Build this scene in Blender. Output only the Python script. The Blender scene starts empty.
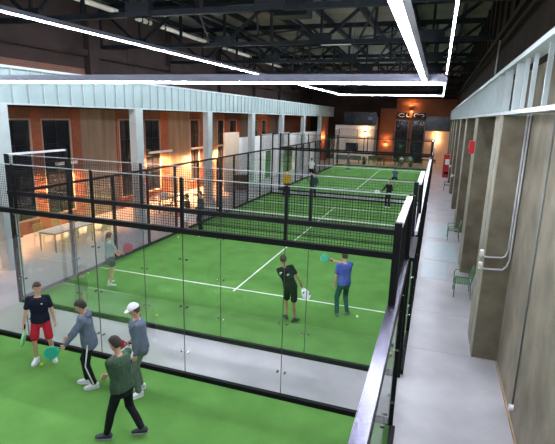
import bpy, bmesh, math, random
from math import sin, cos, pi, radians as R
from mathutils import Vector as V, Matrix, noise as N
random.seed(7)
scene = bpy.context.scene
COL = scene.collection

# ------------------------------------------------------------------ materials
def nmat(name, color, rough=0.6, metal=0.0, var=0.12, scale=8.0, bump=0.0, bscale=None, color2=None, detail=4, spec=0.5, stretch=None):
    m = bpy.data.materials.new(name); m.use_nodes = True
    nt = m.node_tree; b = nt.nodes['Principled BSDF']
    b.inputs['Roughness'].default_value = rough; b.inputs['Metallic'].default_value = metal
    b.inputs['Specular IOR Level'].default_value = spec
    tc = nt.nodes.new('ShaderNodeTexCoord'); no = nt.nodes.new('ShaderNodeTexNoise')
    src = tc.outputs['Object']
    if stretch:
        mp = nt.nodes.new('ShaderNodeMapping'); mp.inputs['Scale'].default_value = stretch
        nt.links.new(src, mp.inputs['Vector']); src = mp.outputs['Vector']
    nt.links.new(src, no.inputs['Vector'])
    no.inputs['Scale'].default_value = scale; no.inputs['Detail'].default_value = detail
    cr = nt.nodes.new('ShaderNodeValToRGB')
    c2 = color2 or tuple(min(1, c * (1 + var)) for c in color)
    c1 = tuple(c * (1 - var) for c in color) if not color2 else color
    cr.color_ramp.elements[0].position = 0.3; cr.color_ramp.elements[1].position = 0.7
    cr.color_ramp.elements[0].color = (*c1, 1); cr.color_ramp.elements[1].color = (*c2, 1)
    nt.links.new(no.outputs['Fac'], cr.inputs['Fac']); nt.links.new(cr.outputs['Color'], b.inputs['Base Color'])
    if bump:
        n2 = nt.nodes.new('ShaderNodeTexNoise'); n2.inputs['Scale'].default_value = bscale or scale * 6
        nt.links.new(src, n2.inputs['Vector'])
        bp = nt.nodes.new('ShaderNodeBump'); bp.inputs['Strength'].default_value = bump; bp.inputs['Distance'].default_value = 0.02
        nt.links.new(n2.outputs['Fac'], bp.inputs['Height']); nt.links.new(bp.outputs['Normal'], b.inputs['Normal'])
    return m

def emit(name, color, strength):
    m = bpy.data.materials.new(name); m.use_nodes = True
    b = m.node_tree.nodes['Principled BSDF']
    b.inputs['Base Color'].default_value = (*color, 1)
    b.inputs['Emission Color'].default_value = (*color, 1); b.inputs['Emission Strength'].default_value = strength
    return m

def glass(name, tint, mn=0.035, mx=0.5):
    m = bpy.data.materials.new(name); m.use_nodes = True
    nt = m.node_tree; nt.nodes.clear()
    o = nt.nodes.new('ShaderNodeOutputMaterial'); mix = nt.nodes.new('ShaderNodeMixShader')
    t = nt.nodes.new('ShaderNodeBsdfTransparent'); g = nt.nodes.new('ShaderNodeBsdfGlossy')
    t.inputs['Color'].default_value = (*tint, 1); g.inputs['Roughness'].default_value = 0.015
    g.inputs['Color'].default_value = (0.95, 1, 0.98, 1)
    lw = nt.nodes.new('ShaderNodeFresnel'); lw.inputs['IOR'].default_value = 1.45
    mr = nt.nodes.new('ShaderNodeMapRange'); mr.inputs['To Min'].default_value = mn; mr.inputs['To Max'].default_value = mx
    mr.inputs['From Min'].default_value = 0.0; mr.inputs['From Max'].default_value = 1.0
    nt.links.new(lw.outputs['Fac'], mr.inputs['Value']); nt.links.new(mr.outputs['Result'], mix.inputs['Fac'])
    nt.links.new(t.outputs[0], mix.inputs[1]); nt.links.new(g.outputs[0], mix.inputs[2])
    nt.links.new(mix.outputs[0], o.inputs['Surface'])
    return m

def brick(name, c1, c2, mortar, scale=1.0):
    m = bpy.data.materials.new(name); m.use_nodes = True
    nt = m.node_tree; b = nt.nodes['Principled BSDF']; b.inputs['Roughness'].default_value = 0.85
    tc = nt.nodes.new('ShaderNodeTexCoord'); sep = nt.nodes.new('ShaderNodeSeparateXYZ'); cb = nt.nodes.new('ShaderNodeCombineXYZ')
    add = nt.nodes.new('ShaderNodeMath'); add.operation = 'ADD'
    nt.links.new(tc.outputs['Object'], sep.inputs[0]); nt.links.new(sep.outputs['X'], add.inputs[0]); nt.links.new(sep.outputs['Y'], add.inputs[1])
    nt.links.new(add.outputs[0], cb.inputs['X']); nt.links.new(sep.outputs['Z'], cb.inputs['Y'])
    br = nt.nodes.new('ShaderNodeTexBrick'); br.inputs['Scale'].default_value = scale
    br.inputs['Brick Width'].default_value = 0.26; br.inputs['Row Height'].default_value = 0.085; br.inputs['Mortar Size'].default_value = 0.008
    br.inputs['Color1'].default_value = (*c1, 1); br.inputs['Color2'].default_value = (*c2, 1); br.inputs['Mortar'].default_value = (*mortar, 1)
    nt.links.new(cb.outputs[0], br.inputs['Vector']); nt.links.new(br.outputs['Color'], b.inputs['Base Color'])
    bp = nt.nodes.new('ShaderNodeBump'); bp.inputs['Strength'].default_value = 0.4; bp.inputs['Distance'].default_value = 0.01; bp.invert = True
    nt.links.new(br.outputs['Fac'], bp.inputs['Height']); nt.links.new(bp.outputs['Normal'], b.inputs['Normal'])
    return m

M = {}
M['concrete_floor'] = nmat('polished_concrete', (0.365, 0.36, 0.368), 0.32, var=0.18, scale=0.9, detail=8, bump=0.05, bscale=20)
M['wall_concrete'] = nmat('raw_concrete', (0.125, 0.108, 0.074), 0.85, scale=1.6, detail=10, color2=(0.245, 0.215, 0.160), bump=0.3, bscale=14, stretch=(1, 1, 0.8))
M['upper_right'] = nmat('shaded_concrete', (0.011, 0.008, 0.005), 0.9, scale=1.0, detail=8, color2=(0.024, 0.018, 0.012), bump=0.25, bscale=14, spec=0.08)  # wall concrete with the shade above the lamps put into its colour
M['pillar_concrete'] = nmat('pillar_concrete', (0.095, 0.080, 0.048), 0.85, scale=2.2, detail=8, color2=(0.165, 0.145, 0.098), bump=0.25, bscale=14)
M['lit_concrete'] = nmat('lit_concrete', (0.29, 0.275, 0.215), 0.8, var=0.12, scale=3, bump=0.1)  # pillar concrete brightened, light on the walkway face painted in
M['upper_wall'] = nmat('soot_brown_wall', (0.032, 0.023, 0.020), 0.9, scale=0.7, detail=8, color2=(0.055, 0.040, 0.034), bump=0.3, bscale=10, spec=0.1)
M['grey_render'] = nmat('grey_render', (0.13, 0.108, 0.080), 0.9, scale=2.0, detail=8, color2=(0.24, 0.205, 0.155), stretch=(1, 1, 0.15), bump=0.1)
M['brick'] = brick('red_brick', (0.26, 0.075, 0.030), (0.19, 0.052, 0.022), (0.18, 0.10, 0.065))
M['brick_dark'] = brick('dark_brick', (0.20, 0.075, 0.045), (0.15, 0.06, 0.04), (0.17, 0.11, 0.08))
M['turf'] = nmat('green_turf', (0.100, 0.255, 0.054), 0.95, scale=1.6, detail=10, color2=(0.135, 0.325, 0.074), bump=0.7, bscale=160, spec=0.12)
M['line'] = nmat('white_turf_line', (0.80, 0.84, 0.78), 0.9, var=0.04, scale=30)
M['black'] = nmat('black_powder_coat', (0.0045, 0.005, 0.006), 0.55, var=0.2, scale=20, spec=0.2)
M['dark_rubber'] = nmat('dark_rubber', (0.03, 0.032, 0.035), 0.7, var=0.2, scale=20)
M['truss'] = nmat('dark_blue_steel', (0.006, 0.009, 0.012), 0.7, var=0.3, scale=5, spec=0.2)
M['roof'] = nmat('roof_board', (0.12, 0.115, 0.105), 0.9, scale=0.6, color2=(0.21, 0.20, 0.18), detail=6)
M['steel_white'] = nmat('pale_painted_steel', (0.36, 0.415, 0.405), 0.55, var=0.06, scale=3)
M['band'] = nmat('pale_teal_panel', (0.26, 0.345, 0.338), 0.55, var=0.07, scale=2, stretch=(1, 1, 0.2))
M['alu'] = nmat('brushed_aluminium', (0.15, 0.15, 0.20), 0.26, metal=0.8, var=0.06, scale=6, stretch=(20, 1, 20))
M['alu_white'] = nmat('white_aluminium', (0.72, 0.73, 0.78), 0.4, metal=0.1, var=0.04, scale=6)
M['profile'] = nmat('anodised_profile', (0.085, 0.09, 0.115), 0.45, metal=0.2, var=0.05)
M['rail_grey'] = nmat('grey_rail', (0.22, 0.23, 0.24), 0.5, var=0.05)
M['chrome'] = nmat('chrome', (0.65, 0.65, 0.67), 0.2, metal=1, var=0.05)
M['glass'] = glass('clear_glass', (0.99, 0.997, 0.994), 0.004, 0.28)
M['window_dark'] = nmat('night_window', (0.012, 0.013, 0.018), 0.12, var=0.2, scale=2)
M['frame_pale'] = nmat('pale_window_frame', (0.30, 0.26, 0.22), 0.6, var=0.05)
M['led'] = emit('cool_white_led', (0.84, 0.88, 1.0), 58)
M['led_high'] = emit('cool_white_led_high', (0.84, 0.88, 1.0), 76)
M['lamp'] = emit('warm_white_lamp', (1.0, 0.47, 0.19), 1600)
M['far_lamp'] = emit('far_warm_lamp', (1.0, .48, .19), 900)
M['panel_white'] = nmat('white_board', (0.80, 0.80, 0.76), 0.6, var=0.05, scale=2)
M['panel_cream'] = nmat('cream_board', (0.78, 0.58, 0.42), 0.7, var=0.06, scale=2)
M['net'] = nmat('black_net', (0.012, 0.014, 0.013), 0.8, var=0.1)
M['green_metal'] = nmat('green_enamel', (0.028, 0.12, 0.032), 0.45, var=0.12, scale=12)
M['yellow_metal'] = nmat('olive_enamel', (0.36, 0.33, 0.13), 0.5, var=0.1, scale=12)
M['table_white'] = nmat('white_laminate', (0.75, 0.74, 0.70), 0.4, var=0.03)
M['wood'] = nmat('dark_wood', (0.10, 0.05, 0.025), 0.6, var=0.3, scale=6, stretch=(1, 8, 8))
M['ball'] = nmat('yellow_felt', (0.62, 0.80, 0.06), 0.9, var=0.1, scale=80)
M['ball_pale'] = nmat('faded_felt', (0.72, 0.80, 0.45), 0.9, var=0.1, scale=80)
M['red'] = nmat('red_enamel', (0.50, 0.015, 0.02), 0.4, var=0.1)
M['patch'] = nmat('pale_floor_patch', (0.34, 0.43, 0.45), 0.3, var=0.06, scale=3)
M['screen'] = nmat('black_screen', (0.012, 0.013, 0.02), 0.2, var=0.1)
M['leaf'] = nmat('green_leaf', (0.04, 0.12, 0.03), 0.6, var=0.35, scale=20)
M['skin'] = nmat('skin', (0.52, 0.30, 0.20), 0.55, var=0.06, scale=18)
M['skin_tan'] = nmat('tanned_skin', (0.40, 0.20, 0.12), 0.55, var=0.06, scale=18)
M['lip'] = nmat('lip', (0.36, 0.12, 0.10), 0.5, var=0.05)
M['eye'] = nmat('dark_eye', (0.02, 0.015, 0.012), 0.25, var=0.1)
M['hair'] = nmat('dark_hair', (0.022, 0.014, 0.010), 0.55, var=0.4, scale=60, bump=0.5)
M['hair_brown'] = nmat('brown_hair', (0.05, 0.028, 0.016), 0.55, var=0.4, scale=60, bump=0.5)
def cloth(name, c, v=0.14): M[name] = nmat(name + '_cloth', c, 0.9, var=v, scale=14, bump=0.3, bscale=30, spec=0.2); return M[name]
cloth('navy', (0.010, 0.013, 0.028)); cloth('shorts_red', (0.46, 0.018, 0.035)); cloth('denim', (0.115, 0.145, 0.20))
cloth('slate', (0.12, 0.15, 0.20)); cloth('bottle', (0.042, 0.078, 0.048)); cloth('ink', (0.008, 0.009, 0.012))
cloth('sage', (0.11, 0.16, 0.12)); cloth('white', (0.72, 0.74, 0.76), 0.05); cloth('royal', (0.055, 0.085, 0.33))
cloth('teal', (0.02, 0.085, 0.075)); cloth('mint', (0.22, 0.30, 0.25)); cloth('charcoal', (0.055, 0.065, 0.075))
cloth('mustard', (0.60, 0.36, 0.02)); cloth('plum', (0.10, 0.06, 0.10)); cloth('steelblue', (0.05, 0.11, 0.16))
cloth('aqua', (0.22, 0.50, 0.42)); cloth('darkshoe', (0.05, 0.06, 0.07)); cloth('brownshirt', (0.09, 0.05, 0.035)); cloth('greyshoe', (0.30, 0.30, 0.30))
M['racket_green'] = nmat('racket_green', (0.02, 0.36, 0.22), 0.4, var=0.1, scale=20)
M['racket_lime'] = nmat('racket_lime', (0.25, 0.62, 0.25), 0.4, var=0.1, scale=20)
M['racket_red'] = nmat('racket_red', (0.42, 0.02, 0.03), 0.4, var=0.1, scale=20)
M['racket_maroon'] = nmat('racket_maroon', (0.26, 0.04, 0.05), 0.4, var=0.1, scale=20)
M['racket_white'] = nmat('racket_white', (0.75, 0.76, 0.78), 0.4, var=0.1, scale=20)

# ------------------------------------------------------------------ mesh helper
class MB:
    def __init__(s): s.v = []; s.f = []; s.mi = []
    def add(s, verts, faces, mi=0):
        o = len(s.v); s.v += [tuple(p) for p in verts]
        s.f += [tuple(i + o for i in f) for f in faces]; s.mi += [mi] * len(faces); return s
    def box(s, x0, x1, y0, y1, z0, z1, mi=0, mat=None):
        vs = [V((x, y, z)) for z in (z0, z1) for y in (y0, y1) for x in (x0, x1)]
        if mat: vs = [mat @ p for p in vs]
        return s.add(vs, [(0, 2, 3, 1), (4, 5, 7, 6), (0, 1, 5, 4), (2, 6, 7, 3), (0, 4, 6, 2), (1, 3, 7, 5)], mi)
    def bevbox(s, x0, x1, y0, y1, z0, z1, b=0.01, mi=0, mat=None):
        bm = bmesh.new(); bmesh.ops.create_cube(bm, size=1)
        for p in bm.verts: p.co = V(((x0 + x1) / 2 + p.co.x * (x1 - x0), (y0 + y1) / 2 + p.co.y * (y1 - y0), (z0 + z1) / 2 + p.co.z * (z1 - z0)))
        bmesh.ops.bevel(bm, geom=bm.edges[:], offset=b, segments=2, affect='EDGES')
        bm.verts.index_update()
        vs = [(mat @ p.co if mat else p.co.copy()) for p in bm.verts]
        s.add(vs, [[q.index for q in f.verts] for f in bm.faces], mi); bm.free(); return s
    def ring(s, c, ax, ay, n, rx, ry): return [c + ax * (rx * cos(2 * pi * k / n)) + ay * (ry * sin(2 * pi * k / n)) for k in range(n)]
    def loft(s, rings, mi=0, close=True):
        n = len(rings[0]); vs = [p for r in rings for p in r]; fs = []
        for i in range(len(rings) - 1):
            for k in range(n): fs.append((i * n + k, i * n + (k + 1) % n, (i + 1) * n + (k + 1) % n, (i + 1) * n + k))
        if close: fs.append(tuple(range(n - 1, -1, -1))); fs.append(tuple((len(rings) - 1) * n + k for k in range(n)))
        return s.add(vs, fs, mi)
    def frame(s, d):
        d = d.normalized(); a = V((0, 0, 1)) if abs(d.z) < 0.9 else V((0, 1, 0))
        x = a.cross(d).normalized(); return x, d.cross(x)
    def cyl(s, p0, p1, r, n=8, r1=None, mi=0):
        p0 = V(p0); p1 = V(p1); x, y = s.frame(p1 - p0)
        return s.loft([s.ring(p0, x, y, n, r, r), s.ring(p1, x, y, n, r if r1 is None else r1, r if r1 is None else r1)], mi)
    def tube(s, pts, r, n=8, mi=0):
        pts = [V(p) for p in pts]; rs = []
        for i, p in enumerate(pts):
            d = (pts[min(i + 1, len(pts) - 1)] - pts[max(i - 1, 0)]); x, y = s.frame(d)
            if rs and i:
                # keep twist small
                px = (rs[-1][0] - pts[i - 1]); x = (px - d.normalized() * px.dot(d.normalized())).normalized(); y = d.normalized().cross(x)
            rs.append(s.ring(p, x, y, n, r, r))
        return s.loft(rs, mi)
    def capsule(s, p0, p1, r0, r1, n=12, mi=0):
        p0 = V(p0); p1 = V(p1); d = p1 - p0
        if d.length < 1e-5: d = V((0, 0, 1e-4)); p1 = p0 + d
        x, y = s.frame(d); dn = d.normalized(); rs = []
        for a in (-80, -50, -20): rs.append(s.ring(p0 + dn * r0 * sin(R(a)), x, y, n, r0 * cos(R(a)), r0 * cos(R(a))))
        for a in (20, 50, 80): rs.append(s.ring(p1 + dn * r1 * sin(R(a)), x, y, n, r1 * cos(R(a)), r1 * cos(R(a))))
        return s.loft(rs, mi)
    def ell(s, c, ax, ay, az, mi=0, n=16, m=9):
        c = V(c); rs = []
        for i in range(m):
            t = -pi / 2 + pi * (i + 0.15) / (m - 0.7)
            t = max(-pi / 2 + .06, min(pi / 2 - .06, t))
            rs.append([c + az * sin(t) + ax * (cos(t) * cos(2 * pi * k / n)) + ay * (cos(t) * sin(2 * pi * k / n)) for k in range(n)])
        return s.loft(rs, mi)
    def prism(s, poly, y0, y1, mi=0, mat=None):      # polygon in xz, extruded along y
        n = len(poly); vs = [V((x, y0, z)) for x, z in poly] + [V((x, y1, z)) for x, z in poly]
        if mat: vs = [mat @ p for p in vs]
        return s.add(vs, [tuple(range(n)), tuple(range(2 * n - 1, n - 1, -1))] + [(k, k + n, (k + 1) % n + n, (k + 1) % n) for k in range(n)], mi)
    def build(s, name, mats, parent=None, smooth=False, fix=True):
        me = bpy.data.meshes.new(name); me.from_pydata(s.v, [], s.f)
        for m in (mats if isinstance(mats, (list, tuple)) else [mats]): me.materials.append(m)
        if len(set(s.mi)) > 1: me.polygons.foreach_set('material_index', s.mi)
        if smooth: me.polygons.foreach_set('use_smooth', [True] * len(me.polygons))
        if fix and len(s.f) < 60000:
            bm = bmesh.new(); bm.from_mesh(me); bmesh.ops.recalc_face_normals(bm, faces=bm.faces[:]); bm.to_mesh(me); bm.free()
        o = bpy.data.objects.new(name, me); COL.objects.link(o)
        if parent: o.parent = parent
        return o

def tag(o, label, cat, group=None, kind=None):
    o['label'] = label; o['category'] = cat
    if group: o['group'] = group
    if kind: o['kind'] = kind
    return o
def thing(name, label, cat, loc=(0, 0, 0), rz=0, group=None):
    o = bpy.data.objects.new(name, None); COL.objects.link(o); o.empty_display_size = 0.1
    o.location = loc; o.rotation_euler = (0, 0, rz); return tag(o, label, cat, group)
TRIM = [3]
def struct(name, mb, mat, parent=None, smooth=False):
    if name == 'trim': TRIM[0] += 1; name = 'trim_%d' % TRIM[0]
    o = mb.build(name, mat, parent, smooth)
    if not parent: o['kind'] = 'structure'
    return o
def dup(root, loc=None, rz=None, label=None):
    r = root.copy(); COL.objects.link(r)
    if loc is not None: r.location = loc
    if rz is not None: r.rotation_euler = (0, 0, rz)
    if label: r['label'] = label
    for ch in list(root.children):
        c = ch.copy(); COL.objects.link(c); c.parent = r
        for g in list(ch.children):
            d = g.copy(); COL.objects.link(d); d.parent = c
    return r

# ------------------------------------------------------------------ setting
XL, XR, YN, YF = -15.6, 1.985, -13.0, 50.0
struct('floor', MB().box(XL - .3, XR + .4, YN, YF + .3, -0.25, 0.0), M['concrete_floor'])
# right corridor slab joints, cut as thin strips of sealant in the floor
jm = nmat('joint_sealant', (0.30, 0.29, 0.29), 0.7)
for y in (-2.6, 1.35, 3.6):
    struct('trim', MB().box(0.16, 2.03, y, y + .012, 0.0, 0.002), jm)
for (x0, x1, y0, y1) in ((0.20, 1.03, 6.5, 8.55), (0.22, 1.42, 8.7, 11.6), (0.25, 1.2, 12.2, 15.5)):  # thin pale blue-grey rectangles laid on the walkway
    tag(MB().bevbox(x0, x1, y0, y1, 0.0, 0.006, 0.002).build('floor_patch', M['patch']),
        {6.5: 'pale blue-grey floor plate on the right walkway nearest the viewer, beside the green armchair',
         8.7: 'wider pale floor plate in the middle of the right walkway, second from the viewer',
         12.2: 'pale floor plate on the right walkway farthest from the viewer'}[y0], 'floor plate', 'floor patches on the right walkway')
# right wall
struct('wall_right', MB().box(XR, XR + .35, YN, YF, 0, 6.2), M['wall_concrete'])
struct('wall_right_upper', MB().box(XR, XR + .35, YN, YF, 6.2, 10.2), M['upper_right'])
struct('baseboard_right', MB().box(XR - .03, XR, YN, 1.3, 0, 0.05), nmat('brown_mastic', (0.33, 0.23, 0.14), 0.8))
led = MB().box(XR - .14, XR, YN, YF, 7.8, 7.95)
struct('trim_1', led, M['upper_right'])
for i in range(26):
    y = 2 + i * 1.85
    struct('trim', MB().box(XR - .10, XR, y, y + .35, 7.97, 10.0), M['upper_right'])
# left wall with pilasters and night windows
struct('wall_left', MB().box(XL - .35, XL, YN, YF, 0, 10.2), M['upper_wall'])
struct('trim_2', MB().box(XL, XL + .22, YN, YF, 7.55, 7.85), M['upper_wall'])
struct('trim_3', MB().box(XL, XL + .16, YN, 9.2, 6.65, 7.0), M['brick_dark'])
for i, y in enumerate((-4.5, 2.4, 9.4, 16.3, 23.2, 30.1, 37.0, 43.9)):
    struct('trim', MB().box(XL, XL + .3, y, y + .7, 5.6, 10.0), M['upper_wall'])
# lower wall cladding behind the arcade: brick and grey render
def clad(y0, y1, m, d=0.10, z0=0.0, z1=5.2): struct('trim', MB().box(XL, XL + d, y0, y1, z0, z1), m)
segs = [(-3, -0.4, 'brick'), (-0.4, 1.2, 'grey_render'), (1.2, 2.0, 'brick'), (2.0, 4.3, 'brick'), (5.95, 6.45, 'brick'), (8.15, 8.75, 'brick'), (8.75, 11.3, 'grey_render'), (11.3, 11.5, 'brick'),
        (12.9, 13.75, 'brick'), (15.35, 16.2, 'brick'), (16.2, 18.9, 'grey_render'), (20.2, 20.9, 'brick'), (20.9, 23.0, 'grey_render'), (24.2, 25.2, 'brick'),
        (26.6, 27.4, 'brick'), (27.4, 30, 'grey_render'), (31.4, 32.3, 'brick'), (33.6, 34.6, 'brick'), (34.6, 37, 'grey_render'), (38.3, 50, 'brick')]
for a, b, m in segs: clad(a, b, M[m], 0.10 if m == 'brick' else 0.06)
wins = [(4.3, 5.95), (6.45, 8.15), (11.5, 12.9), (13.75, 15.35), (18.9, 20.2), (23.0, 24.2), (25.2, 26.6), (30, 31.4), (32.3, 33.6), (37, 38.3)]
for i, (a, b) in enumerate(wins):
    clad(a, b, M['brick'], 0.06, 0, 0.55); clad(a, b, M['brick_dark'], 0.08, 4.75, 5.2)
    w = struct('window_%d' % (i + 1), MB().box(XL + .01, XL + .03, a, b, 0.55, 4.75), M['window_dark'])
    f = MB()
    for y in (a, b - .07): f.box(XL + .03, XL + .09, y, y + .07, 0.55, 4.75)
    f.box(XL + .03, XL + .09, a, b, 4.68, 4.75); f.box(XL + .03, XL + .10, a, b, 0.55, 0.62)
    f.build('window_frame', M['frame_pale'], w)
    g = MB()
    for k in range(1, 4): g.box(XL + .03, XL + .06, a, b, 0.6 + k * 1.02, 0.63 + k * 1.02)
    g.box(XL + .03, XL + .06, (a + b) / 2 - .015, (a + b) / 2 + .015, 0.62, 4.7)
    g.build('glazing_bar', M['black'], w)
# far and near end walls, roof
struct('wall_far', MB().box(XL - .3, XR + .3, YF, YF + .3, 0, 10.2), M['upper_wall'])
struct('wall_near', MB().box(XL - .3, XR + .3, YN - .3, YN, 0, 10.2), M['upper_wall'])
struct('ceiling', MB().box(XL - .3, XR + .4, YN, YF + .3, 10.2, 10.4), M['roof'])
for i, x in enumerate((-14.6, -12.4, -10.2, -8.0, -5.8, -3.6, -1.4, 0.8)):
    struct('trim', MB().box(x, x + .16, YN, YF, 9.95, 10.2), M['truss'])
# aisle slab behind the left girder
struct('ceiling_aisle', MB().box(XL, -12.72, YN, YF, 5.28, 5.42), M['upper_wall'])

# crane girders and columns
def girder(x0, x1, z0, z1, ya, yb, face, name, pitch, mat):
    mb = MB(); mb.box(x0, x1, ya, yb, z0 + .06, z1 - .08); y = ya
    while y < yb:
        if face > 0: mb.box(x1 - .01, x1 + .07, y, y + .03, z0 + .06, z1 - .08, 1)
        else: mb.box(x0 - .07, x0 + .01, y, y + .03, z0 + .06, z1 - .08, 1)
        y += pitch
    o = mb.build(name, [mat, M['steel_white']])
    fl = MB(); fl.box(x0 - .08, x1 + .08, ya, yb, z1 - .08, z1); fl.box(x0 - .08, x1 + .08, ya, yb, z0, z0 + .06)
    for q in (0, 1): MB().add(fl.v[8 * q:8 * q + 8], fl.f[:6]).build('flange', M['steel_white'], o)
    return o
tag(girder(-12.62, -12.5, 5.24, 6.42, YN, YF, 1, 'crane_girder', 0.62, M['band']), 'long pale teal ribbed girder carried by the columns along the left side of the hall', 'girder')
# right: solid panel further in, open frame with uprights near the viewer
tag(girder(1.50, 1.57, 5.26, 6.2, 2.9, YF - 1, -1, 'crane_girder', 0.75, M['band']), 'long pale teal panelled girder above the concrete pillars on the right', 'girder')
op = MB()
op.box(1.42, 1.68, YN, 2.9, 6.12, 6.2); op.box(1.42, 1.68, YN, 2.9, 5.26, 5.32); op.box(1.45, 1.6, 2.75, 2.88, 5.3, 6.14)
o = tag(op.build('crane_girder', M['steel_white']), 'open pale steel girder with bare uprights at the upper right, before the panelled one', 'girder')
for y in (2.2, 1.45, 0.55, -0.3, -1.0, -2.0, -3.0, -4.0): MB().box(1.5, 1.56, y, y + .05, 5.32, 6.12).build('upright', M['steel_white'], o)
for y in (0.5, 1.95): MB().box(1.46, 1.6, y - .16, y - .08, 5.32, 6.12).build('upright', M['steel_white'], o)
ORD = ['first', 'second', 'third', 'fourth', 'fifth', 'sixth', 'seventh', 'eighth']
for i, y in enumerate((1.95, 8.95, 15.8, 22.6, 29.4, 36.2, 43.0)):
    c = MB(); q = .27
    c.box(-12.74, -12.70, y - q, y + q, 0, 5.24); c.box(-12.44, -12.40, y - q, y + q, 0, 5.24); c.box(-12.70, -12.44, y - .03, y + .03, 0, 5.24)
    c.box(-12.70, -12.46, y - q + .01, y - q + .04, 0, 5.24); c.box(-12.70, -12.46, y + q - .04, y + q - .01, 0, 5.24)
    o = tag(c.build('steel_column', M['steel_white']), 'pale painted steel column under the left girder, %s from the front' % ORD[i], 'column', 'steel columns under the left girder')
    MB().box(-12.82, -12.32, y - q - .05, y + q + .05, 0, .03).build('base_plate', M['steel_white'], o)
PY = (1.4, 7.6, 13.8, 20.0, 26.2, 32.4, 38.6, 44.8)
for i, y in enumerate(PY):
    o = tag(MB().box(1.48, XR, y, y + 1.25, 0, 5.26).build('concrete_pillar', M['pillar_concrete']), 'rough concrete pillar along the right walkway, %s from the front' % ORD[i], 'pillar', 'concrete pillars on the right walkway')
    MB().box(1.462, 1.48, y, y + .45, 0, 5.26).build('lit_pillar_face', M['lit_concrete'], o); MB().box(1.466, 1.48, y + .62, y + 1.25, 0, 5.26).build('lit_pillar_face', M['lit_concrete'], o)  # pale strips paint the light falling on the walkway side
# conduits on the right wall
mt = nmat('zinc_conduit', (0.36, 0.36, 0.35), 0.45)
c = MB(); c.tube([(XR - .04, 1.33, 5.3), (XR - .04, 1.33, 2.35), (XR - .08, 1.31, 2.2), (1.83, 1.30, 2.12), (1.52, 1.30, 2.1), (1.43, 1.34, 2.1), (1.41, 1.5, 2.1)], 0.02)
tag(c.build('conduit', mt, smooth=True), 'grey metal conduit dropping beside the nearest concrete pillar and bending across it', 'conduit')
c = MB(); c.tube([(XR - .09, 1.33, 5.3), (XR - .09, 1.33, 2.55), (XR - .13, 1.31, 2.42), (1.79, 1.30, 2.38), (1.52, 1.30, 2.36), (1.43, 1.34, 2.36), (1.41, 1.5, 2.36)], 0.018)
tag(c.build('conduit', mt, smooth=True), 'second thin conduit bending across the nearest pillar just above its neighbour', 'conduit')
for z, lb in ((2.02, 'small white junction box on the nearest pillar edge, lower of two'), (2.30, 'small white junction box on the nearest pillar edge, upper of two')):
    b = MB(); b.bevbox(1.39, 1.462, 1.5, 1.62, z, z + .14, .012); o = tag(b.build('junction_box', M['panel_white']), lb, 'junction box', 'white junction boxes on the pillar')
    MB().cyl((1.383, 1.56, z + .07), (1.391, 1.56, z + .07), .02, 10).build('cover_screw', M['chrome'], o)
c = MB(); c.tube([(XR - .02, -.62, 5.2), (XR - .02, -.72, 2.5), (XR - .02, -.82, 0.35)], 0.014)
o = tag(c.build('conduit', nmat('dark_grey_pipe', (0.14, 0.16, 0.15), .5), smooth=True), 'dark thin pipe running down the bare right wall to a round socket near the floor', 'conduit')
MB().cyl((XR, -.83, .3), (XR - .07, -.83, .3), .055, 14).build('socket', M['alu_white'], o)
c = MB(); c.tube([(XR - .06, 8.9, 7.78), (XR - .06, 9.2, 6.2)], 0.025)
tag(c.build('downpipe', mt, smooth=True), 'short white pipe hanging on the upper right wall above the pale girder', 'pipe')
# fire-alarm box and small lights on pillars
b = MB(); b.bevbox(1.29, 1.462, 7.66, 7.96, 4.08, 4.5, .02); o = tag(b.build('alarm_box', M['red']), 'red and black box fixed high on the second concrete pillar', 'alarm box')
MB().box(1.28, 1.29, 7.7, 7.9, 4.12, 4.24).build('black_grille', M['black'], o)
for y, z, lb in ((20.1, 2.0, 'small pale bracket lamp on the fourth concrete pillar'), (26.3, 2.0, 'small pale green bracket lamp on the fifth concrete pillar')):
    o = thing('bracket_lamp', lb, 'wall light', (1.462, y, z), 0, 'bracket lamps on the pillars')
    MB().cyl((0, .05, 0), (-.16, .05, 0), .015).build('bracket', M['alu_white'], o)
    MB().cyl((-.16, .05, -.1), (-.16, .05, .06), .07, 12, .03).build('lamp_head', M['panel_white'], o)

# roof trusses
def truss(y):
    ch = MB(); ch.box(-15.3, XR - .1, y - .09, y + .09, 8.0, 8.16); ch.box(-15.3, XR - .1, y - .09, y + .09, 9.72, 9.94)
    w = MB(); n = 8; L = (XR - .1 + 15.3) / n
    gps = []
    for k in range(n):
        x = -15.3 + k * L
        w.box(x - .05, x + .05, y - .05, y + .05, 8.1, 9.8)
        a, b = ((x, 8.1), (x + L, 9.8)) if k % 2 else ((x, 9.8), (x + L, 8.1))
        w.cyl((a[0], y, a[1]), (b[0], y, b[1]), .075, 6)
        xg = x if k % 2 else x + L
        if abs(xg) < 99 and (k % 2 == 0): gps.append(MB().box(xg - .42, xg + .42, y - .11, y + .11, 8.0, 8.42))
    return ch, w, gps
tl = ['nearest', 'second', 'third', 'fourth', 'fifth', 'sixth', 'seventh', 'farthest']
for i, y in enumerate((4.2, 10.3, 16.4, 22.5, 28.6, 34.7, 40.8, 46.9)):
    ch, w, gps = truss(y)
    o = thing('roof_truss', 'dark steel roof truss spanning the hall, %s from the viewer' % tl[i], 'roof truss', (-6.6, y, 8.0), 0, 'steel roof trusses')
    for mb, nm in [(ch, 'chords'), (w, 'web_bars')] + [(g, 'gusset_plate') for g in gps]:
        p = mb.build(nm, M['truss'], o); p.matrix_parent_inverse = Matrix.Translation((6.6, -y, -8.0))
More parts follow.
